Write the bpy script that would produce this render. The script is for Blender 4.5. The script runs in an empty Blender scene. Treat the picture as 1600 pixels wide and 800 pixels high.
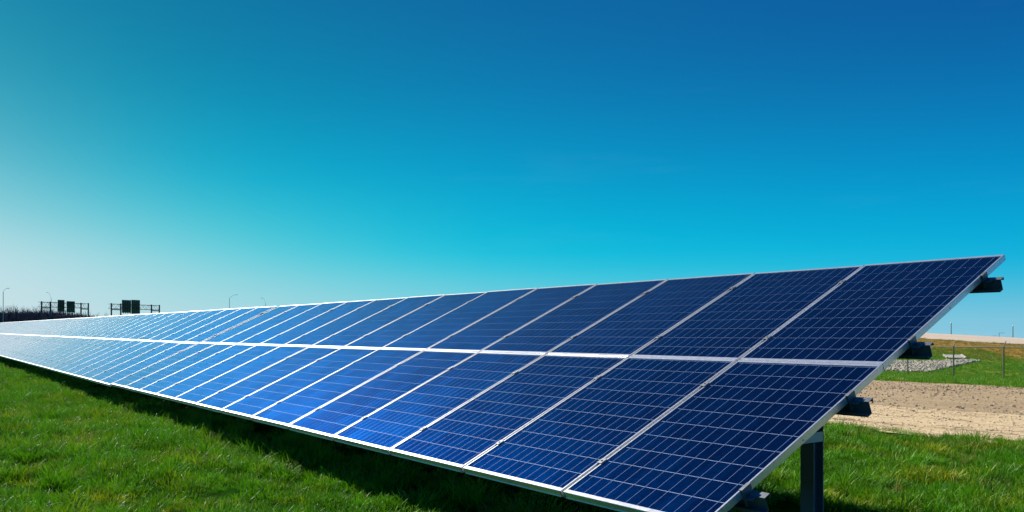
import bpy, math, random
import numpy as np
from mathutils import Vector, Matrix, Euler

random.seed(7)
rng = np.random.default_rng(7)
R = math.radians
S = bpy.context.scene
COL = S.collection

# ------------------------------------------------------------------ camera
EYE = 1.25
YAW = 0.9374
cd = bpy.data.cameras.new('camera')
cam = bpy.data.objects.new('camera', cd)
COL.objects.link(cam)
cam.location = (0, 0, EYE)
cam.rotation_euler = (math.pi / 2, 0, YAW)
cd.sensor_width = 36.0
cd.lens = 36.0 * 1304.6 / 1600.0
cd.shift_y = 120.6 / 1600.0
cd.clip_start = 0.05
cd.clip_end = 9000
S.camera = cam

# ------------------------------------------------------------------ light
EXPO = 1.0
SUN_AZ = R(94.5)           # counter-clockwise from +Y
SUN_EL = R(38)
S.view_settings.view_transform = 'Standard'
S.view_settings.look = 'None'
S.view_settings.gamma = 1.0
S.view_settings.use_curve_mapping = False
S.view_settings.exposure = EXPO
sun_dir = Vector((-math.sin(SUN_AZ) * math.cos(SUN_EL), math.cos(SUN_AZ) * math.cos(SUN_EL), math.sin(SUN_EL)))
sl = bpy.data.lights.new('sun', 'SUN')
sl.energy = 4.0
sl.angle = R(0.53)
sl.color = (1.0, 0.95, 0.86)
so = bpy.data.objects.new('sun', sl)
COL.objects.link(so)
so.rotation_euler = (-sun_dir).to_track_quat('-Z', 'Y').to_euler()
so.location = sun_dir * 50


def lin(c):
    return tuple(((v / 255) / 12.92 if v / 255 <= 0.04045 else ((v / 255 + 0.055) / 1.055) ** 2.4) for v in c)


world = bpy.data.worlds.new('World')
S.world = world
world.use_nodes = True
nt = world.node_tree
nt.nodes.clear()
W = nt.nodes.new
Lk = nt.links.new


def wmath(op, a, b=None, clamp=False):
    n = W('ShaderNodeMath'); n.operation = op; n.use_clamp = clamp
    for i, v in enumerate((a, b)):
        if v is None: continue
        if isinstance(v, (int, float)): n.inputs[i].default_value = v
        else: Lk(v, n.inputs[i])
    return n.outputs[0]


tc = W('ShaderNodeTexCoord')
nrm = W('ShaderNodeVectorMath'); nrm.operation = 'NORMALIZE'
Lk(tc.outputs['Generated'], nrm.inputs[0])
sep = W('ShaderNodeSeparateXYZ'); Lk(nrm.outputs[0], sep.inputs[0])
elev = wmath('MULTIPLY', wmath('ARCSINE', sep.outputs['Z']), 180 / math.pi)
# azimuth from the sun's bearing
hz = W('ShaderNodeCombineXYZ'); Lk(sep.outputs['X'], hz.inputs[0]); Lk(sep.outputs['Y'], hz.inputs[1])
hn = W('ShaderNodeVectorMath'); hn.operation = 'NORMALIZE'; Lk(hz.outputs[0], hn.inputs[0])
dt = W('ShaderNodeVectorMath'); dt.operation = 'DOT_PRODUCT'; Lk(hn.outputs[0], dt.inputs[0])
dt.inputs[1].default_value = (-math.sin(SUN_AZ), math.cos(SUN_AZ), 0)
azd = wmath('MULTIPLY', wmath('ARCCOSINE', wmath('MINIMUM', wmath('MAXIMUM', dt.outputs['Value'], -0.99999), 0.99999)), 1 / math.pi)
efac = wmath('POWER', wmath('MAXIMUM', wmath('DIVIDE', elev, 90.0), 0.0), 0.5)


def ramp(stops):
    """sky colour up from the horizon (degrees of elevation, linear)"""
    n = W('ShaderNodeValToRGB'); cr = n.color_ramp
    cr.interpolation = 'LINEAR'
    while len(cr.elements) < len(stops): cr.elements.new(0.5)
    for e, (d, c) in zip(cr.elements, stops):
        e.position = math.sqrt(d / 90.0); e.color = (*c, 1)
    Lk(efac, n.inputs[0])
    return n.outputs[0]


DEEP = [(40, (8, 72, 146)), (90, (6, 52, 120))]
SKY = [     # degrees of azimuth away from the sun
    (0, [(0, (222, 231, 235)), (5, (208, 227, 232)), (9, (150, 208, 218)), (14, (78, 172, 194)), (20, (40, 146, 178)), (38, (24, 124, 176)), (60, (10, 80, 150)), (90, (6, 52, 120))]),
    (11.2, [(0, (200, 221, 229)), (1.9, (198, 223, 230)), (4.6, (184, 218, 226)), (7.2, (132, 200, 213)), (11, (78, 170, 192)), (15.3, (40, 147, 176)), (18.1, (27, 134, 167)), (22, (14, 118, 160))] + DEEP),
    (19.8, [(0, (190, 219, 227)), (2.0, (172, 217, 225)), (3.7, (150, 213, 222)), (4.9, (124, 208, 218)), (6.8, (84, 199, 214)), (9.0, (42, 184, 208)), (10.5, (16, 173, 204)), (15.7, (10, 139, 176)), (19.4, (14, 124, 165)), (23, (12, 112, 158))] + DEEP),
    (40.8, [(0, (150, 210, 224)), (3.0, (96, 203, 222)), (4.4, (50, 197, 222)), (5.7, (6, 188, 220)), (8.0, (5, 174, 213)), (12.5, (8, 145, 195)), (16.5, (11, 123, 178)), (20.6, (14, 107, 165)), (25, (12, 96, 158))] + DEEP),
    (71, [(0, (146, 202, 226)), (1.2, (125, 197, 223)), (2.6, (82, 190, 222)), (4.4, (14, 180, 222)), (6.0, (6, 171, 217)), (8.0, (6, 157, 209)), (10.4, (6, 140, 198)), (14.2, (10, 115, 178)), (18.3, (12, 95, 162)), (22, (12, 88, 157))] + DEEP),
    (120, [(0, (112, 178, 216)), (2.6, (45, 158, 212)), (6.0, (6, 138, 204)), (10.4, (8, 108, 184)), (18.3, (12, 80, 152)), (22, (12, 76, 150))] + DEEP),
]
def blur(a, sig, axis):
    n = int(sig * 3); k = np.exp(-0.5 * (np.arange(-n, n + 1) / sig) ** 2); k /= k.sum()
    p = np.concatenate([np.repeat(a.take([0], axis), n, axis), a, np.repeat(a.take([-1], axis), n, axis)], axis)
    return np.apply_along_axis(lambda v: np.convolve(v, k, 'valid'), axis, p)


# smooth the sparse table on a fine (azimuth, elevation) grid, then hand it to the nodes
el_f = np.arange(0, 90.01, 0.25); az_f = np.arange(0, 151, 1.0)
tab = np.zeros((len(SKY), len(el_f), 3))
for i, (_, st) in enumerate(SKY):
    for ch in range(3): tab[i, :, ch] = np.interp(el_f, [q[0] for q in st], [q[1][ch] for q in st])
full = np.zeros((len(az_f), len(el_f), 3))
for j in range(len(el_f)):
    for ch in range(3): full[:, j, ch] = np.interp(az_f, [q[0] for q in SKY], tab[:, j, ch])
full = blur(blur(full, 5.0, 0), 3.0, 1)
KN = [0, 4, 8, 12, 16, 20, 24, 28, 33, 39, 46, 52, 60, 70, 85, 110, 140]
EL = [0, 0.75, 1.5, 2.5, 3.5, 4.5, 5.5, 6.5, 7.5, 8.5, 10, 11.5, 13, 15, 17, 19, 21, 23, 26, 30, 36, 42, 50, 60, 75, 90]
cur = None
for i, d in enumerate(KN):
    n = W('ShaderNodeValToRGB'); cr = n.color_ramp; cr.interpolation = 'LINEAR'
    while len(cr.elements) < len(KN): cr.elements.new(0.5)
    for j, e in enumerate(cr.elements):
        v = 1.0 if j == i else 0.0
        e.position = KN[j] / 180.0; e.color = (v, v, v, 1)
    Lk(azd, n.inputs[0])
    st = [(q, lin(full[int(d), int(round(q * 4))])) for q in EL]
    ml = W('ShaderNodeMixRGB'); ml.blend_type = 'MULTIPLY'; ml.inputs[0].default_value = 1
    Lk(ramp(st), ml.inputs[1]); Lk(n.outputs[0], ml.inputs[2])
    if cur is None: cur = ml.outputs[0]
    else:
        ad = W('ShaderNodeMixRGB'); ad.blend_type = 'ADD'; ad.inputs[0].default_value = 1
        Lk(cur, ad.inputs[1]); Lk(ml.outputs[0], ad.inputs[2]); cur = ad.outputs[0]
nish = W('ShaderNodeTexSky'); nish.sky_type = 'NISHITA'; nish.sun_disc = False
nish.sun_elevation = SUN_EL; nish.sun_rotation = -SUN_AZ
nsc = W('ShaderNodeVectorMath'); nsc.operation = 'MULTIPLY'; Lk(nish.outputs[0], nsc.inputs[0]); nsc.inputs[1].default_value = (0.01, 0.08, 0.1)
nmx = W('ShaderNodeVectorMath'); nmx.operation = 'MAXIMUM'; Lk(cur, nmx.inputs[0]); cur = nmx.outputs[0]
mxn = W('ShaderNodeMixRGB'); mxn.inputs[0].default_value = 0.03
Lk(cur, mxn.inputs[1]); Lk(nsc.outputs[0], mxn.inputs[2])
# a few thin high wisps
mp = W('ShaderNodeMapping'); Lk(nrm.outputs[0], mp.inputs[0])
mp.inputs['Rotation'].default_value = (0, R(14), R(35)); mp.inputs['Scale'].default_value = (1.2, 2.5, 14)
wn = W('ShaderNodeTexNoise'); Lk(mp.outputs[0], wn.inputs[0]); wn.inputs['Scale'].default_value = 1.6; wn.inputs['Detail'].default_value = 5
wr = W('ShaderNodeMapRange'); Lk(wn.outputs[0], wr.inputs['Value'])
wr.inputs['From Min'].default_value = 0.60; wr.inputs['From Max'].default_value = 0.85; wr.inputs['To Max'].default_value = 0.025
mw = W('ShaderNodeMixRGB'); Lk(wr.outputs[0], mw.inputs[0]); Lk(mxn.outputs[0], mw.inputs[1]); mw.inputs[2].default_value = (0.45, 0.75, 0.9, 1)
bg = W('ShaderNodeBackground'); Lk(mw.outputs[0], bg.inputs[0]); bg.inputs[1].default_value = 2 ** -EXPO
wo = W('ShaderNodeOutputWorld'); Lk(bg.outputs[0], wo.inputs[0])


# ------------------------------------------------------------------ materials
class NT:
    def __init__(s, name):
        s.m = bpy.data.materials.new(name); s.m.use_nodes = True
        s.t = s.m.node_tree; s.t.nodes.clear()
        s.out = s.n('ShaderNodeOutputMaterial')
    def n(s, k): return s.t.nodes.new(k)
    def l(s, a, b): s.t.links.new(a, b)
    def pos(s): return s.n('ShaderNodeNewGeometry').outputs['Position']
    def obj(s): return s.n('ShaderNodeTexCoord').outputs['Object']
    def noise(s, vec, scale, detail=4, rough=0.55, mapping=None):
        if mapping:
            mp = s.n('ShaderNodeMapping'); s.l(vec, mp.inputs[0]); mp.inputs['Scale'].default_value = mapping; vec = mp.outputs[0]
        k = s.n('ShaderNodeTexNoise'); s.l(vec, k.inputs['Vector'])
        k.inputs['Scale'].default_value = scale; k.inputs['Detail'].default_value = detail; k.inputs['Roughness'].default_value = rough
        return k.outputs['Fac']
    def rng(s, v, a, b, c=0.0, d=1.0):
        k = s.n('ShaderNodeMapRange'); s.l(v, k.inputs[0])
        for i, x in zip((1, 2, 3, 4), (a, b, c, d)): k.inputs[i].default_value = x
        return k.outputs[0]
    def math(s, op, a, b):
        k = s.n('ShaderNodeMath'); k.operation = op
        for i, v in enumerate((a, b)):
            if isinstance(v, (int, float)): k.inputs[i].default_value = v
            else: s.l(v, k.inputs[i])
        return k.outputs[0]
    def mix(s, f, a, b, mode='MIX'):
        k = s.n('ShaderNodeMixRGB'); k.blend_type = mode
        for i, v in enumerate((f, a, b)):
            if isinstance(v, (int, float)): k.inputs[i].default_value = v
            elif isinstance(v, tuple): k.inputs[i].default_value = (*v[:3], 1)
            else: s.l(v, k.inputs[i])
        return k.outputs[0]
    def bsdf(s, col, rough=0.6, metal=0.0, spec=0.5, bump=None, bstr=0.3, bdist=0.02):
        p = s.n('ShaderNodeBsdfPrincipled')
        for nm, v in (('Base Color', col), ('Roughness', rough), ('Metallic', metal), ('Specular IOR Level', spec)):
            if isinstance(v, tuple): p.inputs[nm].default_value = (*v[:3], 1)
            elif isinstance(v, (int, float)): p.inputs[nm].default_value = v
            else: s.l(v, p.inputs[nm])
        if bump is not None:
            b = s.n('ShaderNodeBump'); s.l(bump, b.inputs['Height']); b.inputs['Strength'].default_value = bstr; b.inputs['Distance'].default_value = bdist
            s.l(b.outputs[0], p.inputs['Normal'])
        return p
    def done(s, sh):
        s.l(sh.outputs[0], s.out.inputs[0]); return s.m


def mat_alu():
    t = NT('anodised_aluminium'); o = t.obj()
    n = t.noise(o, 30, 3)
    c = t.mix(n, (0.70, 0.72, 0.75), (0.77, 0.78, 0.80))
    return t.done(t.bsdf(c, t.rng(n, 0.3, 0.7, 0.28, 0.34), 0.75))


def mat_galv():
    t = NT('galvanised_steel'); o = t.obj()
    n = t.noise(o, 14, 5)
    c = t.mix(n, (0.13, 0.15, 0.17), (0.21, 0.23, 0.25))
    return t.done(t.bsdf(c, t.rng(n, 0.3, 0.7, 0.45, 0.6), 0.6, bump=n, bstr=0.08))


def mat_cell():
    t = NT('polycrystalline_silicon'); p = t.pos()
    v = t.n('ShaderNodeTexVoronoi'); v.inputs['Scale'].default_value = 55; t.l(p, v.inputs['Vector'])
    s = t.n('ShaderNodeSeparateXYZ'); t.l(v.outputs['Color'], s.inputs[0])
    oi = t.n('ShaderNodeObjectInfo')
    at = t.n('ShaderNodeAttribute'); at.attribute_name = 'cell_tone'
    r = t.math('ADD', t.math('MULTIPLY', oi.outputs['Random'], 0.55), at.outputs['Fac'])
    f = t.math('ADD', t.math('MULTIPLY', s.outputs[0], 0.30), t.math('MULTIPLY', r, 0.55))
    c = t.mix(f, (0.0, 0.0045, 0.033), (0.001, 0.021, 0.098))
    b = t.bsdf(c, 0.40, 1.0); b.inputs['Specular Tint'].default_value = (0.0, 0.50, 0.58, 1)
    return t.done(b)


def mat_glass():
    t = NT('panel_glass')
    lw = t.n('ShaderNodeLayerWeight'); lw.inputs['Blend'].default_value = 0.5
    fr = t.rng(t.math('POWER', lw.outputs['Facing'], 5.0), 0.0, 1.0, 0.03, 1.0)   # Schlick, same from both sides of the pane
    tr = t.n('ShaderNodeBsdfTransparent'); tr.inputs[0].default_value = (0.97, 0.98, 0.985, 1)
    gl = t.n('ShaderNodeBsdfAnisotropic'); gl.inputs['Roughness'].default_value = 0.02; gl.inputs['Color'].default_value = (1, 1, 1, 1)
    mx = t.n('ShaderNodeMixShader'); t.l(fr, mx.inputs[0]); t.l(tr.outputs[0], mx.inputs[1]); t.l(gl.outputs[0], mx.inputs[2])
    # thin dust plus a diffuse veil painted for sky glare at grazing angles
    cs = t.math('MAXIMUM', t.math('SUBTRACT', 1.0, lw.outputs['Facing']), 0.02)
    du = t.math('MINIMUM', t.math('DIVIDE', t.rng(t.noise(t.pos(), 2.2, 5, 0.65), 0.3, 0.7, 0.00005, 0.00013), t.math('POWER', cs, 3.0)), 0.6)
    df = t.n('ShaderNodeBsdfDiffuse'); df.inputs[0].default_value = (0.42, 0.50, 0.53, 1)
    m2 = t.n('ShaderNodeMixShader'); t.l(du, m2.inputs[0]); t.l(mx.outputs[0], m2.inputs[1]); t.l(df.outputs[0], m2.inputs[2])
    return t.done(m2)


def mat_plain(name, a, b, rough=0.6, metal=0.0, scale=8, bstr=0.15):
    t = NT(name); o = t.obj(); n = t.noise(o, scale, 5)
    return t.done(t.bsdf(t.mix(n, a, b), rough, metal, bump=n, bstr=bstr))


def mat_ground():
    t = NT('meadow_soil'); p = t.pos()
    sp = t.n('ShaderNodeSeparateXYZ'); t.l(p, sp.inputs[0])
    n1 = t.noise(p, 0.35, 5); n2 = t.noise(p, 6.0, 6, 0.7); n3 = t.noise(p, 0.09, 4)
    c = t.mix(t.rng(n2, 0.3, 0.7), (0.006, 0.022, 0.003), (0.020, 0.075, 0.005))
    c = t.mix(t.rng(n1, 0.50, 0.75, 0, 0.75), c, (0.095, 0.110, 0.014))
    c = t.mix(t.rng(sp.outputs['Y'], 33.5, 35.0), c, t.mix(t.rng(n1, 0.35, 0.65), (0.045, 0.160, 0.010), (0.170, 0.220, 0.020)))
    # dry orange grass high on the embankment
    yy = t.math('ADD', sp.outputs['Y'], t.math('MULTIPLY', n1, 22.0))
    dry = t.mix(t.rng(n2, 0.3, 0.7), (0.22, 0.115, 0.022), (0.36, 0.22, 0.06))
    far = t.rng(yy, 83.0, 93.0)
    far2 = t.rng(sp.outputs['Y'], 180, 240, 1.0, 0.0)
    c = t.mix(t.math('MULTIPLY', far, far2), c, dry)
    return t.done(t.bsdf(c, 1.0, 0, 0.0, bump=n2, bstr=0.5, bdist=0.05))


def mat_dirt(name, a, b, dark, crack=True, sc=1.0):
    t = NT(name); p = t.pos()
    n1 = t.noise(p, 0.5 * sc, 6, 0.65, (0.5, 1.6, 1)); n2 = t.noise(p, 9 * sc, 8, 0.75)
    c = t.mix(t.rng(n1, 0.3, 0.7), a, b)
    c = t.mix(t.rng(n2, 0.55, 0.74, 0, 0.6), c, dark)
    h = n2
    if crack:
        n3 = t.noise(p, 1.3, 3, 0.6, (0.35, 1.3, 1))
        w = t.n('ShaderNodeTexVoronoi'); w.feature = 'DISTANCE_TO_EDGE'; w.inputs['Scale'].default_value = 0.9
        mp = t.n('ShaderNodeMapping'); mp.inputs['Scale'].default_value = (0.45, 1.5, 1)
        ds = t.n('ShaderNodeVectorMath'); ds.operation = 'ADD'
        nz = t.n('ShaderNodeTexNoise'); nz.inputs['Scale'].default_value = 1.4; nz.inputs['Detail'].default_value = 5; t.l(p, nz.inputs['Vector'])
        t.l(p, ds.inputs[0]); t.l(nz.outputs['Color'], ds.inputs[1]); t.l(ds.outputs[0], mp.inputs[0]); t.l(mp.outputs[0], w.inputs['Vector'])
        k = t.rng(w.outputs['Distance'], 0.0, 0.06, 1.0, 0.0)
        k = t.math('MULTIPLY', k, t.rng(n3, 0.44, 0.56))
        c = t.mix(t.math('MULTIPLY', k, 0.75), c, dark)
        h = t.math('SUBTRACT', n2, t.math('MULTIPLY', k, 1.2))
    return t.done(t.bsdf(c, 0.95, 0, 0.15, bump=h, bstr=0.9, bdist=0.08))


def mat_grass(name, lo, hi, dryc, dry_amt):
    t = NT(name); p = t.pos()
    oi = t.n('ShaderNodeObjectInfo')
    at = t.n('ShaderNodeAttribute'); at.attribute_name = 'tip'
    n1 = t.noise(p, 1.0, 5, 0.6); n2 = t.noise(p, 2.2, 5, 0.65)
    c = t.mix(t.rng(t.math('ADD', t.math('MULTIPLY', n2, 3.0), t.math('MULTIPLY', oi.outputs['Random'], 0.8)), 1.3, 2.5), lo, hi)
    f = t.math('MULTIPLY', t.rng(t.math('ADD', t.math('MULTIPLY', n1, 0.8), t.math('MULTIPLY', oi.outputs['Random'], 0.2)), 0.52, 0.66), dry_amt)
    c = t.mix(f, c, dryc)
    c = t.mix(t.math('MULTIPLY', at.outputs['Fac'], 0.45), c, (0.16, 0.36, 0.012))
    pb = t.bsdf(c, 0.5, 0, 0.20)
    tl = t.n('ShaderNodeBsdfTranslucent'); tc_ = t.mix(0.5, c, (0.07, 0.24, 0.004)); t.l(tc_, tl.inputs[0])
    mx = t.n('ShaderNodeMixShader'); mx.inputs[0].default_value = 0.32
    t.l(pb.outputs[0], mx.inputs[1]); t.l(tl.outputs[0], mx.inputs[2])
    return t.done(mx)


ALU = mat_alu(); GALV = mat_galv(); CELL = mat_cell(); GLASS = mat_glass()
BACK = mat_plain('white_backsheet', (0.36, 0.48, 0.72), (0.42, 0.53, 0.76), 0.6)
BUS = mat_plain('tinned_ribbon', (0.06, 0.14, 0.34), (0.09, 0.19, 0.40), 0.6, 0.0)
DARKSTEEL = mat_plain('weathered_dark_steel', (0.04, 0.065, 0.09), (0.07, 0.10, 0.13), 0.6, 0.5)
SIGNBACK = mat_plain('sign_back_metal', (0.03, 0.11, 0.10), (0.055, 0.15, 0.135), 0.6, 0.2, 1.5)
GREYPOLE = mat_plain('grey_pole_metal', (0.36, 0.46, 0.50), (0.44, 0.54, 0.58), 0.5, 0.4)
FENCEM = mat_plain('zinc_fence_tube', (0.13, 0.12, 0.09), (0.20, 0.19, 0.15), 0.6, 0.3)
WOOD = mat_plain('hazed_bark', (0.018, 0.030, 0.060), (0.028, 0.042, 0.080), 0.9, 0, 2.0)  # distance haze is painted into the bark as a blue tone
ROCK = mat_plain('pale_limestone', (0.30, 0.27, 0.20), (0.50, 0.46, 0.36), 0.9, 0, 3.0, 0.5)
CONC = mat_plain('pale_concrete', (0.30, 0.28, 0.23), (0.38, 0.36, 0.30), 0.9, 0, 4.0, 0.3)
CLOD = mat_plain('dry_clods', (0.28, 0.205, 0.125), (0.52, 0.40, 0.27), 0.95, 0, 9.0, 0.4)
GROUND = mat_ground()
ROADM = mat_dirt('pale_dirt', (0.56, 0.42, 0.235), (0.71, 0.55, 0.335), (0.22, 0.14, 0.07))
GRAVM = mat_dirt('clodded_gravel', (0.34, 0.245, 0.135), (0.48, 0.36, 0.215), (0.13, 0.09, 0.05), False, 1.5)
LOTM = mat_dirt('bare_embankment_soil', (0.46, 0.37, 0.28), (0.56, 0.46, 0.36), (0.28, 0.2, 0.12), False, 0.25)
GRASSM = mat_grass('grass_blade', (0.002, 0.034, 0.001), (0.125, 0.430, 0.006), (0.48, 0.42, 0.014), 0.9)
DRYM = mat_grass('dry_grass_blade', (0.20, 0.12, 0.035), (0.36, 0.24, 0.08), (0.30, 0.2, 0.07), 0.5)


# ------------------------------------------------------------------ helpers
class MB:
    def __init__(s): s.v = []; s.f = []; s.mi = []
    def add(s, vs, fs, mi=0):
        b = len(s.v); s.v += [tuple(v) for v in vs]; s.f += [tuple(i + b for i in f) for f in fs]; s.mi += [mi] * len(fs)
    def box(s, x0, x1, y0, y1, z0, z1, mi=0, M=None):
        vs = [Vector((x, y, z)) for z in (z0, z1) for y in (y0, y1) for x in (x0, x1)]
        if M is not None: vs = [M @ v for v in vs]
        s.add(vs, [(0, 2, 3, 1), (4, 5, 7, 6), (0, 1, 5, 4), (2, 6, 7, 3), (0, 4, 6, 2), (1, 3, 7, 5)], mi)
    def tube(s, p0, p1, r0, r1=None, n=6, cap=True, mi=0):
        r1 = r0 if r1 is None else r1
        p0 = Vector(p0); p1 = Vector(p1); d = (p1 - p0).normalized()
        a = d.cross(Vector((0, 0, 1)) if abs(d.z) < 0.9 else Vector((1, 0, 0))).normalized(); b = d.cross(a)
        vs = []
        for p, r in ((p0, r0), (p1, r1)):
            for i in range(n):
                t = 2 * math.pi * i / n; vs.append(p + (a * math.cos(t) + b * math.sin(t)) * r)
        fs = [(i, (i + 1) % n, n + (i + 1) % n, n + i) for i in range(n)]
        if cap: fs += [tuple(range(n - 1, -1, -1)), tuple(range(n, 2 * n))]
        s.add(vs, fs, mi)
    def prism(s, poly, M, l0, l1, mi=0):
        """poly in local (x,z), extruded along local y from l0 to l1, placed by M"""
        n = len(poly)
        vs = [M @ Vector((p[0], l, p[1])) for l in (l0, l1) for p in poly]
        fs = [(i, (i + 1) % n, n + (i + 1) % n, n + i) for i in range(n)] + [tuple(range(n - 1, -1, -1)), tuple(range(n, 2 * n))]
        s.add(vs, fs, mi)
    def mesh(s, name, *mats):
        me = bpy.data.meshes.new(name); me.from_pydata([tuple(v) for v in s.v], [], s.f)
        for m in mats: me.materials.append(m)
        if any(s.mi): me.polygons.foreach_set('material_index', s.mi)
        me.update(); return me
    def build(s, name, mat, parent=None, loc=(0, 0, 0), rot=(0, 0, 0)):
        return link(name, s.mesh(name, mat), parent, loc, rot)


def link(name, me, parent=None, loc=(0, 0, 0), rot=(0, 0, 0)):
    o = bpy.data.objects.new(name, me); COL.objects.link(o)
    o.parent = parent; o.location = loc; o.rotation_euler = rot
    return o


def thing(name, label, cat, loc=(0, 0, 0), rot=(0, 0, 0), group=None):
    o = bpy.data.objects.new(name, None); COL.objects.link(o); o.empty_display_size = 0.2
    o.location = loc; o.rotation_euler = rot
    return tag(o, label, cat, group)


def tag(o, label=None, cat=None, group=None, kind=None):
    for k, v in (('label', label), ('category', cat), ('group', group), ('kind', kind)):
        if v: o[k] = v
    return o


# ------------------------------------------------------------------ terrain
def smooth_noise(x, y):
    return (np.sin(x * 1.9 + 1.3 * np.sin(y * 1.1)) * np.sin(y * 2.3 + 0.7 * np.sin(x * 0.9)) * 0.5
            + np.sin(x * 0.63 + y * 0.5 + 1.0) * 0.5 + 0.35 * np.sin(x * 4.1 - y * 2.2) * np.sin(y * 4.7 + 1))


YP = [-400, 4.4, 6.4, 9.0, 11.8, 17.9, 35.5, 57.0, 61.0]
ZP = [0, 0, -0.15, -0.20, -0.25, -0.40, -0.87, -1.73, -1.68]


def terr(X, Y):
    X = np.asarray(X, float); Y = np.asarray(Y, float)
    z = np.interp(Y, YP, ZP)
    A = EYE + np.clip(-0.8 - 0.054 * (X + 48), -1.9, 1.3)
    C = EYE + np.clip(-0.053 * (X + 72), -1.6, 2.2)
    up = np.where(Y < 95, -1.68 + (A + 1.68) * (Y - 61) / 34.0,
         np.where(Y < 140, A + (C - A) * (Y - 95) / 45.0,
         np.where(Y < 300, C + (-9 - C) * (Y - 140) / 160.0, -9 - (Y - 300) * 0.004)))
    z = np.where(Y > 61, up, z)
    rise = 0.0065 * np.clip(-16 - X, 0, 75) * np.clip((11.8 - Y) / 4, 0, 1)
    near = np.clip((11.0 - Y) / 2.0, 0, 1) * np.clip((X + 70) / 10, 0, 1)
    hum = np.sin(X * 5.3 + 1.7 * np.sin(Y * 2.9)) * np.sin(Y * 6.1 + 1.9 * np.sin(X * 2.3)) + 0.6 * np.sin(X * 9.7 + Y * 3.1) * np.sin(Y * 10.3 - X * 2.7)
    return z + rise + (0.022 * smooth_noise(X, Y) + 0.024 * hum - 0.035) * near


def grid_sheet(name, xs, ys, mat, dz=0.0, label=None):
    XX, YY = np.meshgrid(xs, ys)
    ZZ = terr(XX, YY) + dz
    nx, ny = len(xs), len(ys)
    v = np.stack([XX, YY, ZZ], -1).reshape(-1, 3)
    i = np.arange(nx * ny).reshape(ny, nx)
    f = np.stack([i[:-1, :-1], i[:-1, 1:], i[1:, 1:], i[1:, :-1]], -1).reshape(-1, 4)
    me = bpy.data.meshes.new(name); me.from_pydata(v.tolist(), [], f.tolist()); me.materials.append(mat)
    o = link(name, me)
    o.data.shade_smooth()
    return tag(o, kind='structure')


xs = np.concatenate([np.array([-4000, -2500, -1500, -1000, -700, -500, -400, -300, -220, -160, -120, -90]), np.arange(-72, 6, 0.4), np.array([8, 12, 20, 40, 80, 160, 400, 900, 2000, 4000])])
ys = np.concatenate([np.array([-400, -200, -100, -50, -25, -12, -6]), np.arange(-3, 11.6, 0.25), np.array([11.8, 14, 17.9, 21, 25, 30, 35.5, 40, 45, 50, 54, 57, 61, 66, 72, 78, 84, 90, 95, 105, 120, 140, 160, 200, 300, 450, 800, 1500, 2500, 4000])])
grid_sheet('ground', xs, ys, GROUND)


def strip(name, y0, y1, j0, j1, mat, dz, x0=-160.0, x1=40.0, step=0.25):
    xx = np.arange(x0, x1, step)
    def jag(y, a, seed):
        r = np.random.default_rng(seed)
        n = sum(np.interp(xx, np.arange(x0 - 5, x1 + 5, w), r.uniform(-1, 1, len(np.arange(x0 - 5, x1 + 5, w)))) * w ** 0.6 for w in (0.5, 1.5, 5.0))
        return y + a * n / 3.5
    lo, hi = jag(y0, j0, 1), jag(y1, j1, 2)
    rows = [lo] + [np.full_like(xx, y) for y in YP if y0 + 1.0 < y < y1 - 1.0] + [np.full_like(xx, y) for y in (95.0,) if y0 < 95 - 1 < y1 - 2] + [hi]
    Y = np.stack(rows); X = np.broadcast_to(xx, Y.shape); Z = terr(X, Y) + dz
    nx, ny = len(xx), len(rows)
    v = np.stack([X, Y, Z], -1).reshape(-1, 3); i = np.arange(nx * ny).reshape(ny, nx)
    f = np.stack([i[:-1, :-1], i[:-1, 1:], i[1:, 1:], i[1:, :-1]], -1).reshape(-1, 4)
    me = bpy.data.meshes.new(name); me.from_pydata(v.tolist(), [], f.tolist()); me.materials.append(mat)
    return tag(link(name, me), kind='structure')


strip('gravel_strip', 16.8, 35.5, 0.3, 1.3, GRAVM, 0.012)
strip('dirt_road', 11.9, 17.9, 0.7, 0.3, ROADM, 0.024)
strip('embankment_bare_soil', 96.0, 139.0, 3.0, 1.5, LOTM, 0.05, step=0.8)


# ------------------------------------------------------------------ solar arrays
TH = 0.4341
PW, PL, PT, PITCH, VG = 0.992, 1.658, 0.040, 1.012, 0.004
XR, YL, ZL = -2.538, 2.947, EYE - 0.8725
PURL_V = (0.33, 1.30, 2.00, 2.98)
PUR_H = 0.072


def frame_mesh():
    m = MB()
    prof = [(0, -PT), (0, -0.0015), (0.0015, 0), (0.011, 0), (0.011, -0.002), (0.002, -0.002), (0.002, -PT + 0.002), (0.024, -PT + 0.002), (0.024, -PT)]
    wide = [(0, -PT), (0, -0.0015), (0.0015, 0), (0.027, 0), (0.027, -0.002), (0.002, -0.002), (0.002, -PT + 0.002), (0.024, -PT + 0.002), (0.024, -PT)]
    lip = [(-0.0035, -PT), (-0.0035, -PT + 0.0035), (0, -PT + 0.0035), (0, -0.0015), (0.0015, 0), (0.027, 0), (0.027, -0.002), (0.002, -0.002), (0.002, -PT + 0.002), (0.024, -PT + 0.002), (0.024, -PT)]
    # long sides: local y = slope
    m.prism(prof, Matrix(), 0, PL)
    m.prism([(-a, b) for a, b in prof][::-1], Matrix.Translation((PW, 0, 0)), 0, PL)
    # short sides, butted between the long ones
    Mb = Matrix(((0, 1, 0, 0), (1, 0, 0, 0), (0, 0, 1, 0), (0, 0, 0, 1)))
    m.prism(lip[::-1], Mb, 0.0111, PW - 0.0111)
    m.prism([(-a, b) for a, b in wide], Matrix.Translation((0, PL, 0)) @ Mb, 0.0111, PW - 0.0111)
    return m.mesh('solar_panel', ALU)


CP = 0.1606
CX0 = (PW - 6 * CP) / 2
CQ = 0.1596                                                # cell pitch up the slope
CY0 = (PL - 10 * CQ) / 2


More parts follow.
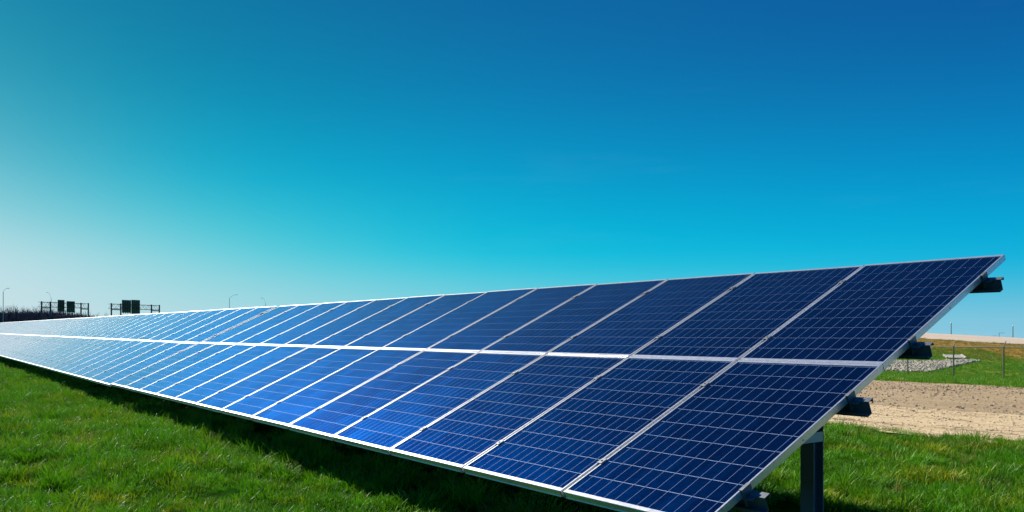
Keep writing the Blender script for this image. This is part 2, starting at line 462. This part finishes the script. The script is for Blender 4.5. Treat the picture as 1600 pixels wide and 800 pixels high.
def cell_box(m, x, y):
    a, b = 0.1578, 0.1550
    x += (CP - a) / 2; y += (CQ - b) / 2
    pts = [(x, y), (x + a, y), (x + a, y + b), (x, y + b)]
    z0, z1 = -0.0068, -0.0056
    m.add([(p[0], p[1], z) for z in (z0, z1) for p in pts], [(4, 5, 6, 7), (0, 1, 5, 4), (1, 2, 6, 5), (2, 3, 7, 6), (3, 0, 4, 7), (3, 2, 1, 0)])


m = MB(); m.box(0.003, PW - 0.003, 0.003, PL - 0.003, -0.0085, -0.0070); ME_BACK = m.mesh('backsheet', BACK)
m = MB(); m.add([(0.0035, 0.0035, -0.0032), (PW - 0.0035, 0.0035, -0.0032), (PW - 0.0035, PL - 0.0035, -0.0032), (0.0035, PL - 0.0035, -0.0032)], [(0, 1, 2, 3)]); ME_GLASS = m.mesh('glass', GLASS)
m = MB()
for i in range(6):
    for q in (0.25, 0.75):
        x = CX0 + (i + q) * CP
        m.box(x - 0.0011, x + 0.0011, CY0 - 0.004, CY0 + 10 * CQ + 0.004, -0.0056, -0.0052)
ME_BUS = m.mesh('busbars', BUS)
m = MB(); cell_box(m, 0, 0); ME_CELL = m.mesh('cell', CELL)
ME_CELLS = []
for s in range(4):
    m = MB()
    for i in range(6):
        for j in range(10): cell_box(m, CX0 + i * CP, CY0 + j * CQ)
    me = m.mesh('cells', CELL)
    at = me.attributes.new('cell_tone', 'FLOAT', 'FACE')
    at.data.foreach_set('value', np.repeat(rng.uniform(0, 1, 60), 6).astype(np.float32))
    ME_CELLS.append(me)
ME_FRAME = frame_mesh()
m = MB(); m.box(0.30, 0.42, 1.42, 1.50, -0.030, -0.010); ME_JBOX = m.mesh('junction_box', DARKSTEEL)

m = MB(); m.tube((PW + 0.0002, PL / 2, -0.024), (PW + 0.0008, PL / 2, -0.024), 0.0045, n=8); ME_HOLE = m.mesh('drain_hole', DARKSTEEL)
# mid clamp: a small galvanised bracket between two frames
m = MB()
m.box(-0.0085, 0.0085, -0.03, 0.03, -0.045, -0.010)
m.box(-0.019, 0.019, -0.025, 0.025, 0.0008, 0.0045)
m.tube((0, 0, 0.0046), (0, 0, 0.0095), 0.0055, n=6)
ME_MID = m.mesh('mid_clamp', GALV)
# end clamp: tall angle hooking over the outer frame side
m = MB()
m.box(0.004, 0.0095, -0.035, 0.035, -0.085, 0.0010)
m.box(-0.010, 0.0095, -0.035, 0.035, 0.0012, 0.0052)
m.box(0.010, 0.055, -0.035, 0.035, -0.046, -0.0415)
m.tube((0.032, 0, -0.0412), (0.032, 0, -0.028), 0.009, n=6)
ME_END = m.mesh('end_clamp', GALV)


def purlin_mesh(L):
    """zed purlin along local x; section in (y = slope, z = normal)"""
    m = MB(); h = PUR_H; t = 0.004; w = 0.042
    z1 = -PT - 0.0008; z0 = z1 - h
    m.box(0, L, -t / 2, t / 2, z0, z1)
    m.box(0, L, t / 2 + 0.0002, w, z1 - t, z1)
    m.box(0, L, -w, -t / 2 - 0.0002, z0, z0 + t)
    m.box(0, L, w - t, w, z1 - t - 0.016, z1 - t - 0.0002)
    m.box(0, L, -w, -w + t, z0 + t + 0.0002, z0 + t + 0.016)
    return m.mesh('purlin', GALV)


NC = 13
TABLE_L = NC * PITCH
ME_PUR = purlin_mesh(TABLE_L + 0.15)


def hbeam(m, cx, cy, z0, z1, b=0.092, h=0.102, t=0.008):
    m.box(cx - b / 2, cx + b / 2, cy - h / 2, cy - h / 2 + t, z0, z1)
    m.box(cx - b / 2, cx + b / 2, cy + h / 2 - t, cy + h / 2, z0, z1)
    m.box(cx - t / 2, cx + t / 2, cy - h / 2 + t + 0.0002, cy + h / 2 - t - 0.0002, z0, z1)


TABLE_LABELS = [
    'nearest blue solar array, its open end with purlins at the right',
    'second solar array along the row, just past the dark gap',
    'third solar array along the row, pale with reflected sky',
    'fourth solar array along the row, whitened near the left edge',
    'fifth solar array, a thin pale sliver at the left edge',
    'farthest solar array of the row, before the bare woods',
]
n_cells = 0
CELL_PANELS = {(0, 0), (0, 1), (1, 0), (1, 1), (2, 0)}      # (column, row) whose cells are single objects
POST_Y = 1.56                                              # slope-foot distance of the posts
for t in range(6):
    if t == 0: loc, rot = (XR, YL, ZL), (0, 0, 0)
    else:
        d = t * (TABLE_L + 0.02) + 0.12
        loc = (XR - d, YL, ZL - 0.02 + 0.0042 * (d - TABLE_L)); rot = (0, 0.0042, 0)
    root = thing('solar_array', TABLE_LABELS[t], 'solar array', loc, rot, 'solar arrays in one long row')
    th = TH if t == 0 else TH + 0.009
    tilt = (th, 0, 0)
    c, s_ = math.cos(th), math.sin(th)
    def P(x, v, w):                                        # panel plane to table space
        return (x, v * c - w * s_, v * s_ + w * c)
    for k in range(NC):
        for r in range(2):
            jit = (random.uniform(-1, 1) * 0.0022, random.uniform(-1, 1) * 0.0022)
            x = -(k + 1) * PITCH + 0.010
            pan = link('solar_panel', ME_FRAME, root, P(x, r * (PL + VG), 0), (th + jit[0], jit[1], 0))
            link('backsheet', ME_BACK, pan)
            if t == 0 and (k, r) in CELL_PANELS:
                for i in range(6):
                    for j in range(10): link('cell', ME_CELL, pan, (CX0 + i * CP, CY0 + j * CQ, 0))
            else:
                tag(link('cells', ME_CELLS[(k * 2 + r + t) % 4], pan), kind='stuff')
            tag(link('busbars', ME_BUS, pan), kind='stuff')
            link('glass', ME_GLASS, pan)
            if t == 0 and k == 0: link('drain_hole', ME_HOLE, pan)
    for v in PURL_V:
        link('purlin', ME_PUR, root, P(-TABLE_L - 0.155, v, 0), tilt) if t else link('purlin', ME_PUR, root, P(-TABLE_L - 0.06, v, 0), tilt)
        if t < 3:
            for k in range(1, NC): link('mid_clamp', ME_MID, root, P(-k * PITCH, v, 0), tilt)
        link('end_clamp', ME_END, root, P(-0.010, v, 0), tilt)
        e = link('end_clamp', ME_END, root, P(-TABLE_L + 0.010, v, 0), tilt); e.scale = (-1, 1, 1)
    # posts, rafters, brackets
    for q, kx in enumerate((0.49, 3.75, 7.1, 10.4, 12.55)):
        px = -kx * PITCH
        ztop = P(0, POST_Y / c, -PT - PUR_H - 0.16)[2]
        gz = float(terr(loc[0] + px, YL + POST_Y)) - loc[2] - 0.3
        m = MB(); hbeam(m, px, POST_Y, gz, ztop + 0.10); m.build('post', GALV, root)
        m = MB()
        z1 = -PT - PUR_H - 0.002; z0 = z1 - 0.11
        m.box(-0.03, 0.03, 0.28, 3.12, z1 - 0.006, z1); m.box(-0.03, 0.03, 0.28, 3.12, z0, z0 + 0.006)
        m.box(-0.03, -0.024, 0.28, 3.12, z0 + 0.0062, z1 - 0.0062)
        m.build('rafter', GALV, root, (px + 0.083, 0, 0), tilt)
        m = MB(); zb = P(0, 0.95, -PT - PUR_H - 0.06)[2] - 0.0
        m.box(px + 0.0475, px + 0.0545, 0.86, POST_Y + 0.03, zb - 0.03, zb + 0.03)
        m.build('bracket', GREYPOLE, root)


# ------------------------------------------------------------------ fence
FY = 57.0
fence = thing('chain_link_fence', 'wire fence with steel posts and angled barbed wire arms beyond the gravel', 'fence', (0, FY, float(terr(0, FY))))
fz = lambda x: float(terr(x, FY)) - float(terr(0, FY))
FX = [-27.0 + 3.15 * i - 0.6 for i in range(-14, 14)]
m = MB(); m.tube((0, 0, -0.2), (0, 0, 2.12), 0.048, n=8); ME_FP = m.mesh('post', FENCEM)
m = MB(); m.tube((0, 0, 2.10), (0.0, 0.34, 2.48), 0.036, 0.028, n=6); ME_ARM = m.mesh('barb_arm', FENCEM)
m = MB(); m.tube((0, 0, 2.07), (3.15, 0, 2.07), 0.042, n=6); ME_RAIL = m.mesh('top_rail', FENCEM)
m = MB()
for i in range(-14, 22):
    for sg in (1, -1):
        a, b = i * 0.15, i * 0.15 + 2.0
        lo, hi = max(a, 0), min(b, 3.15)
        if hi - lo < 0.05: continue
        z0, z1 = 0.05 + (lo - a), 0.05 + (hi - a)
        if sg < 0: z0, z1 = 2.1 - z0, 2.1 - z1
        m.tube((lo, 0.03 * sg * 0.05, z0), (hi, 0.03 * sg * 0.05, z1), 0.0022, n=3, cap=False)
ME_MESH = m.mesh('wire_mesh', FENCEM)
m = MB()
for q in (0.3, 0.65, 0.98):
    m.tube((0, 0.34 * q, 2.10 + 0.38 * q), (3.15, 0.34 * q, 2.10 + 0.38 * q), 0.003, n=3, cap=False)
ME_BARB = m.mesh('barbed_wire', FENCEM)
for x in FX:
    p = link('post', ME_FP, fence, (x, 0, fz(x)))
    # arms lean along the photo's right
    link('barb_arm', ME_ARM, fence, (x, 0, fz(x)))
    link('top_rail', ME_RAIL, fence, (x, 0, fz(x)))
    link('wire_mesh', ME_MESH, fence, (x, 0, fz(x)))
    link('barbed_wire', ME_BARB, fence, (x, 0, fz(x)))


# ------------------------------------------------------------------ scatter by geometry nodes
def rock_proto(name, mat, seed, sub=1):
    import bmesh
    r = random.Random(seed)
    bm = bmesh.new(); bmesh.ops.create_icosphere(bm, subdivisions=sub, radius=0.5)
    sx, sy, sz = r.uniform(0.8, 1.2), r.uniform(0.6, 1.0), r.uniform(0.45, 0.75)
    for v in bm.verts:
        k = r.uniform(0.72, 1.12); v.co = Vector((v.co.x * sx * k, v.co.y * sy * k, v.co.z * sz * k))
    me = bpy.data.meshes.new(name); bm.to_mesh(me); bm.free(); me.materials.append(mat)
    return bpy.data.objects.new(name, me)


def tuft_proto(name, mat, seed, nb, h, spread, w, lean=0.6):
    r = random.Random(seed); m = MB(); tips = []
    for b in range(nb):
        a = r.uniform(0, 6.283); d = spread * math.sqrt(r.random())
        bx, by = d * math.cos(a), d * math.sin(a)
        L = h * r.uniform(0.45, 1.15); la = a + r.uniform(-1.2, 1.2); le = r.uniform(0.15, lean) * L
        fw = r.uniform(0, 6.283); wx, wy = math.cos(fw) * w / 2, math.sin(fw) * w / 2
        pts = []
        for q, (tt, ww) in enumerate(((0, 1.0), (0.5, 0.85), (0.85, 0.5), (1.0, 0.0))):
            cx = bx + math.cos(la) * le * tt ** 1.8; cy = by + math.sin(la) * le * tt ** 1.8
            cz = L * (tt - 0.22 * tt ** 3 * (le / L)) - 0.02
            if ww > 0: pts += [(cx - wx * ww, cy - wy * ww, cz), (cx + wx * ww, cy + wy * ww, cz)]
            else: pts += [(cx, cy, cz)]
        m.add(pts, [(0, 1, 3, 2), (2, 3, 5, 4), (4, 5, 6)])
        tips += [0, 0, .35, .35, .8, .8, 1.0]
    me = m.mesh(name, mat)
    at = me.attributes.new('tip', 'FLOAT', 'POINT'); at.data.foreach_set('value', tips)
    return bpy.data.objects.new(name, me)


def scatter(name, pts, rot, scl, protos, label, cat):
    col = bpy.data.collections.new(name + '_pieces')
    for o in protos: col.objects.link(o)
    n = len(pts)
    me = bpy.data.meshes.new(name); me.vertices.add(n)
    me.vertices.foreach_set('co', np.asarray(pts, np.float32).ravel())
    a = me.attributes.new('rot', 'FLOAT_VECTOR', 'POINT'); a.data.foreach_set('vector', np.asarray(rot, np.float32).ravel())
    a = me.attributes.new('scl', 'FLOAT', 'POINT'); a.data.foreach_set('value', np.asarray(scl, np.float32))
    a = me.attributes.new('pid', 'INT', 'POINT'); a.data.foreach_set('value', rng.integers(0, len(protos), n).astype(np.int32))
    me.update()
    o = link(name, me)
    g = bpy.data.node_groups.new(name + '_nodes', 'GeometryNodeTree')
    g.interface.new_socket('Geometry', in_out='INPUT', socket_type='NodeSocketGeometry')
    g.interface.new_socket('Geometry', in_out='OUTPUT', socket_type='NodeSocketGeometry')
    gi, go = g.nodes.new('NodeGroupInput'), g.nodes.new('NodeGroupOutput')
    ip = g.nodes.new('GeometryNodeInstanceOnPoints'); ci = g.nodes.new('GeometryNodeCollectionInfo')
    ci.inputs['Collection'].default_value = col; ci.inputs['Separate Children'].default_value = True; ci.inputs['Reset Children'].default_value = True
    def na(nm, ty):
        k = g.nodes.new('GeometryNodeInputNamedAttribute'); k.data_type = ty; k.inputs['Name'].default_value = nm; return k.outputs['Attribute']
    g.links.new(gi.outputs[0], ip.inputs['Points']); g.links.new(ci.outputs[0], ip.inputs['Instance'])
    ip.inputs['Pick Instance'].default_value = True
    g.links.new(na('pid', 'INT'), ip.inputs['Instance Index'])
    e2r = g.nodes.new('FunctionNodeEulerToRotation'); g.links.new(na('rot', 'FLOAT_VECTOR'), e2r.inputs[0]); g.links.new(e2r.outputs[0], ip.inputs['Rotation'])
    g.links.new(na('scl', 'FLOAT'), ip.inputs['Scale']); g.links.new(ip.outputs[0], go.inputs[0])
    md = o.modifiers.new('pieces', 'NODES'); md.node_group = g
    return tag(o, label, cat, kind='stuff')


def rnd_pts(n, x0, x1, y0, y1):
    return rng.uniform(x0, x1, n), rng.uniform(y0, y1, n)


def place(x, y, smin, smax, tiltmax=0.15, dz=0.0):
    n = len(x)
    p = np.stack([x, y, terr(x, y) + dz], -1)
    r = np.stack([rng.uniform(-tiltmax, tiltmax, n), rng.uniform(-tiltmax, tiltmax, n), rng.uniform(0, 6.283, n)], -1)
    return p, r, rng.uniform(smin, smax, n)


def clump(x, y):
    return 0.5 + 0.5 * np.sin(x * 2.1 + 2 * np.sin(y * 1.7)) * np.sin(y * 2.6 + 1.5 * np.sin(x * 1.3))


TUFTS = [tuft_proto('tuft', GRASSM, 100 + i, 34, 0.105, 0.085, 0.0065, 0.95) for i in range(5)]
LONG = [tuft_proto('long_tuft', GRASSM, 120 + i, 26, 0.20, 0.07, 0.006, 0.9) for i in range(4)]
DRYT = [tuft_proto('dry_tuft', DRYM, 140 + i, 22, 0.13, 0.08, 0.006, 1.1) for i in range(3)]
# lawn in front of and beneath the panels
parts = []
for n, a in ((15000, (-14, -3, -0.2, 5.2)), (13000, (-30, -14, -0.5, 5.2)), (8000, (-62, -30, -3, 5.2)),
             (26000, (-14, 3.5, 5.0, 12.3)), (3000, (-30, -14, 5.2, 12.3))):
    parts.append(rnd_pts(n, *a))
x = np.concatenate([p[0] for p in parts]); y = np.concatenate([p[1] for p in parts])
k = (y < 3.55 + 0.25 * clump(x * 3, y)) | (y > 6.0) | (rng.uniform(0, 1, len(x)) < 0.05)
k &= (clump(x * 2.2, y * 2.2) > 0.34) | (rng.uniform(0, 1, len(x)) < 0.3)
x, y = x[k], y[k]
p, r, s = place(x, y, 0.7, 1.25, 0.2)
s *= (0.42 + 0.95 * clump(x * 2.2, y * 2.2) ** 1.3) * rng.uniform(0.65, 1.25, len(s))
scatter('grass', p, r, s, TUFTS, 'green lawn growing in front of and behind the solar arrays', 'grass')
x = np.concatenate([rng.uniform(-16, -3, 4200), rng.uniform(-40, -16, 4200), rng.uniform(-14, 3, 4000)])
y = np.concatenate([rng.uniform(-0.2, 3.7, 4200), rng.uniform(-1, 3.7, 4200), rng.uniform(5.5, 12.0, 4000)])
k = clump(x * 0.9 + 3, y * 0.9) > 0.55
p, r, s = place(x[k], y[k], 0.6, 1.15, 0.3)
scatter('long_grass', p, r, s, LONG, 'longer tussocks standing up out of the green lawn', 'grass')
x = np.concatenate([rng.uniform(-16, -4, 1500), rng.uniform(-40, -16, 1100), rng.uniform(-12, 3, 1500), rng.normal(-15.6, 0.5, 14)])
y = np.concatenate([rng.uniform(-0.2, 4.3, 1500), rng.uniform(-1, 4.3, 1100), rng.uniform(6, 12.1, 1500), rng.normal(3.55, 0.06, 14)])
k = (clump(x * 1.3 + 1, y * 1.1 + 2) > 0.74) | (np.arange(len(x)) >= 4100)
p, r, s = place(x[k], y[k], 0.6, 1.2, 0.4)
scatter('dry_grass', p, r, s, DRYT, 'straw coloured dry grass flecks in the green lawn', 'grass')
# verge round the fence and embankment
VERGE = [tuft_proto('verge_tuft', mat_grass('verge_blade', (0.035, 0.150, 0.006), (0.140, 0.360, 0.016), (0.36, 0.32, 0.035), 0.9), 160 + i, 30, 0.11, 0.12, 0.009, 0.95) for i in range(4)]
x, y = rnd_pts(30000, -62, -4, 34.8, 92)
k = y < 78 + 10 * clump(x * 0.15, y * 0.1)
p, r, s = place(x[k], y[k], 1.0, 2.1, 0.2)
scatter('verge_grass', p, r, s, VERGE, 'green grass on the verge and bank around the wire fence', 'grass')
x, y = rnd_pts(9000, -75, -8, 70, 97)
k = (y + 10 * clump(x * 0.15, y * 0.1)) > 82
p, r, s = place(x[k], y[k], 1.2, 2.4, 0.3)
scatter('dry_bank_grass', p, r, s, DRYT, 'orange dry grass along the top of the bank', 'grass')
x, y = rnd_pts(900, -34, 2, 13, 35.5)
k = clump(x * 0.6, y * 0.5) > 0.6
p, r, s = place(x[k], y[k], 0.4, 0.9, 0.3)
scatter('sparse_weeds', p, r, s, TUFTS + DRYT, 'sparse weeds sprouting through the clodded gravel', 'weeds')
# clods
CL = [rock_proto('clod', CLOD, 30 + i) for i in range(4)]
x, y = rnd_pts(17000, -30, 2, 17.6, 35.2)
k = rng.uniform(0, 1, len(x)) < 0.25 + 0.75 * clump(x * 0.4, y * 0.3)
p, r, s = place(x[k], y[k], 0.025, 0.08, 0.7, 0.010); s *= rng.uniform(0.4, 1.0, len(s)) ** 2 * 2.0
scatter('clods', p, r, s, CL, 'brown clods and stones strewn over the rough gravel strip', 'clods')
x, y = rnd_pts(4500, -18, 3, 12.0, 17.7)
p, r, s = place(x, y, 0.010, 0.055, 0.6, 0.024)
scatter('road_pebbles', p, r, s, CL, 'small pebbles on the pale dirt road', 'pebbles')
# riprap
poly = [(-37.2, 60.3), (-31.6, 61.4), (-32.4, 66.0), (-33.6, 74.0), (-35.4, 74.6), (-36.6, 71.0), (-41.0, 69.5), (-43.0, 64.0)]
def inside(px, py):
    c_ = np.zeros(len(px), bool); j = len(poly) - 1
    for i in range(len(poly)):
        xi, yi = poly[i]; xj, yj = poly[j]
        c_ ^= ((yi > py) != (yj > py)) & (px < (xj - xi) * (py - yi) / (yj - yi) + xi); j = i
    return c_
RK = [rock_proto('rock', ROCK, 60 + i) for i in range(5)]
x, y = rnd_pts(7000, -44, -30, 60, 76); k = inside(x, y)
p, r, s = place(x[k], y[k], 0.14, 0.44, 0.8, 0.06)
scatter('riprap', p, r, s, RK, 'spread of pale rocks on the green bank behind the wire fence', 'rocks')
zs = float(terr(-37.2, 77.0))
m = MB()
m.prism([(-0.8, -0.25), (0.8, -0.25), (0.8, 0.11), (0.70, 0.11), (0.64, 0.05), (-0.64, 0.05), (-0.70, 0.11), (-0.8, 0.11)], Matrix(), -1.7, 1.7)
tag(m.build('concrete_flume', CONC, None, (-37.2, 77.0, zs + 0.08), (0.055, 0.0, 0.55)), 'flat pale concrete flume slab at the top of the rocks', 'concrete slab')


# ------------------------------------------------------------------ far things
def ray_pt(px, depth):
    s = (px - 800) / 1304.6
    return (-math.sin(YAW) + math.cos(YAW) * s) * depth, (math.cos(YAW) + math.sin(YAW) * s) * depth


def py_z(py, depth): return EYE + (520.6 - py) * depth / 1304.6


def gantry(label, pxs, depth, ytop, signs, base_z=-1.0):
    """highway sign gantry: four posts, box truss, sign boards seen from behind"""
    px0, px1, px2, px3 = pxs
    a = Vector((*ray_pt(px0, depth), 0)); b = Vector((*ray_pt(px3, depth * 1.06), 0))
    ux = (b - a).normalized(); L = (b - a).length
    fr = Vector((-ux.y, ux.x, 0))
    Zt = py_z(ytop, depth)
    g = thing('sign_gantry', label, 'sign gantry', (a.x, a.y, base_z), (0, 0, math.atan2(ux.y, ux.x)), 'highway sign gantries')
    h = Zt - base_z
    sc = L / (px3 - px0)
    xsn = [0, (px1 - px0) * sc, (px2 - px0) * sc, L]
    for x in xsn:
        m = MB(); m.tube((x, 0.0, -1.5), (x, 0.0, h + 0.05), 0.20, n=8); m.build('post', DARKSTEEL, g)
    for x0, x1 in ((xsn[0], xsn[1]), (xsn[2], xsn[3])):
        m = MB(); m.tube((x0, 0, h - 1.75), (x1, 0, h - 1.75), 0.14, n=6); m.build('cross_beam', DARKSTEEL, g)
    m = MB()
    for yy in (0.35, 1.25):
        for z in (h - 0.15, h - 1.45): m.tube((0, yy, z), (L, yy, z), 0.07, n=5)
        n = 16
        for i in range(n):
            x0, x1 = L * i / n, L * (i + 1) / n
            zz = (h - 0.15, h - 1.45) if i % 2 else (h - 1.45, h - 0.15)
            m.tube((x0, yy, zz[0]), (x1, yy, zz[1]), 0.04, n=4, cap=False)
    for i in range(17):
        for z in (h - 0.15, h - 1.45): m.tube((L * i / 16, 0.35, z), (L * i / 16, 1.25, z), 0.035, n=4, cap=False)
    m.build('truss', DARKSTEEL, g)
    for (sx0, sx1, sy0, sy1) in signs:
        x0, x1 = (sx0 - px0) * sc, (sx1 - px0) * sc
        z1, z0 = py_z(sy0, depth) - base_z, py_z(sy1, depth) - base_z
        m = MB(); m.box(x0, x1, 1.45, 1.53, z0, z1)
        sg = m.build('sign_board', SIGNBACK, g)
        for i in range(4):
            xr = x0 + (x1 - x0) * (i + 0.5) / 4
            m = MB(); m.box(xr - 0.05, xr + 0.05, 1.30, 1.447, z0 - 0.25, z1 + 0.02); m.build('rib', DARKSTEEL, sg)


gantry('left sign gantry with two dark boards standing apart, before the bare woods', (65, 78, 126, 138), 230, 471,
       [(95, 105.5, 467, 486), (109, 122, 468.5, 486.5)])
gantry('right sign gantry with two dark boards touching, above the pale arrays', (174, 188, 236, 249), 235, 474,
       [(195, 209, 467.5, 488), (209.6, 223, 466.8, 489)])


def lamp(label, px, depth, ytop, arm, rise=1.4, base=-2.0, r=0.065, group='street lamps along the far road', mast=None):
    """arm = horizontal reach towards picture right (+) or left (-)"""
    x, y = ray_pt(px, depth); h = py_z(ytop, depth) - base
    g = thing('street_lamp', label, 'street lamp', (x, y, base), (0, 0, YAW), group)
    m = MB(); m.tube((0, 0, 0), (0, 0, h), r * 1.4, r, n=8); m.build('pole', GREYPOLE, g)
    m = MB(); prev = Vector((0, 0, h - 0.05))
    for i in range(1, 7):
        t = i / 6; q = Vector((arm * (t ** 1.0), 0, h - 0.05 + rise * math.sin(t * math.pi / 2)))
        m.tube(prev, q, r * 0.5, r * 0.4, n=5); prev = q
    m.build('arm', GREYPOLE, g)
    sg = 1 if arm > 0 else -1
    m = MB(); m.box(min(arm, arm + sg * 0.55), max(arm, arm + sg * 0.55), -0.11, 0.11, h + rise - 0.10, h + rise)
    m.build('lamp_head', GREYPOLE, g)


lamp('tall lamp pole at the far left edge, before the woods', 5, 200, 456, 0.9, 0.9)
lamp('street lamp with curved arm rising behind the left sign gantry', 80, 270, 466, -1.0, 1.9)
lamp('street lamp with arm curving right above the array row', 358.5, 230, 465.5, 1.7, 0.9)
lamp('short curved lamp top leaning left above the array row', 415, 260, 474, -0.9, 1.7)


def pole(label, px, depth, ytop, base):
    x, y = ray_pt(px, depth); h = py_z(ytop, depth) - base
    m = MB(); m.tube((0, 0, 0), (0, 0, h), 0.20, 0.15, n=8)
    g = thing('utility_pole', label, 'pole', (x, y, base), (0, 0, YAW), 'bare poles behind the bank')
    m.build('shaft', GREYPOLE, g)
    m = MB(); m.tube((0, 0, h + 0.001), (0, 0, h + 0.12), 0.19, 0.10, n=8); m.build('cap', GREYPOLE, g)


pole('bare pole behind the bank, left one of the two tall ones', 1486, 240, 504.5, -6)
pole('bare pole behind the bank, at the right edge', 1582.5, 240, 509.5, -6)
lamp('small lamp post on the skyline between the two bare poles', 1561, 230, 520.2, 0.9, 0.05, -6, 0.09, 'small lamps on the skyline')
lamp('tiny lamp top just showing over the bank skyline', 1551.5, 300, 524.6, 0.7, 0.05, -8, 0.09, 'small lamps on the skyline')

# bare woods at the far left
m = MB(); r = random.Random(5)


def branch(p, d, L, rad, lev):
    q = p + d * L
    m.tube(p, q, rad, rad * 0.6, n=3, cap=False)
    if lev == 0: return
    for i in range(4 if lev > 1 else 4):
        t = r.uniform(0.35, 1.0)
        nd = (d + Vector((r.uniform(-1, 1), r.uniform(-1, 1), r.uniform(-0.1, 0.8))) * 0.62).normalized()
        branch(p + d * L * t, nd, L * r.uniform(0.45, 0.7), rad * 0.5, lev - 1)


for i in range(420):
    px = r.uniform(-110, 172); dep = r.uniform(270, 340)
    x, y = ray_pt(px, dep)
    fall = min(1.0, max(0.0, (px - 80) / 95.0))
    top = py_z(478 + 15 * fall + r.uniform(-1.5, 7), dep)
    base = -2.0; h = top - base
    branch(Vector((x, y, base)), Vector((r.uniform(-.06, .06), r.uniform(-.06, .06), 1)).normalized(), h * 0.52, 0.16, 3)
for i in range(1500):
    px = r.uniform(-110, 186); dep = r.uniform(265, 345)
    x, y = ray_pt(px, dep); fall = min(1.0, max(0.0, (px - 80) / 100.0))
    top = py_z(484.0 + 10.5 * fall + r.uniform(0, 5), dep)
    for q in range(8):
        d = Vector((r.uniform(-.35, .35), r.uniform(-.35, .35), 1)).normalized()
        o = Vector((x + r.uniform(-1.5, 1.5), y + r.uniform(-1.5, 1.5), -2))
        m.tube(o, o + d * (top + 2) * r.uniform(0.7, 1.0), 0.22, 0.05, n=3, cap=False)
tag(m.build('bare_woodland', WOOD), 'dark leafless wood along the horizon behind the far arrays', 'woodland', kind='stuff')
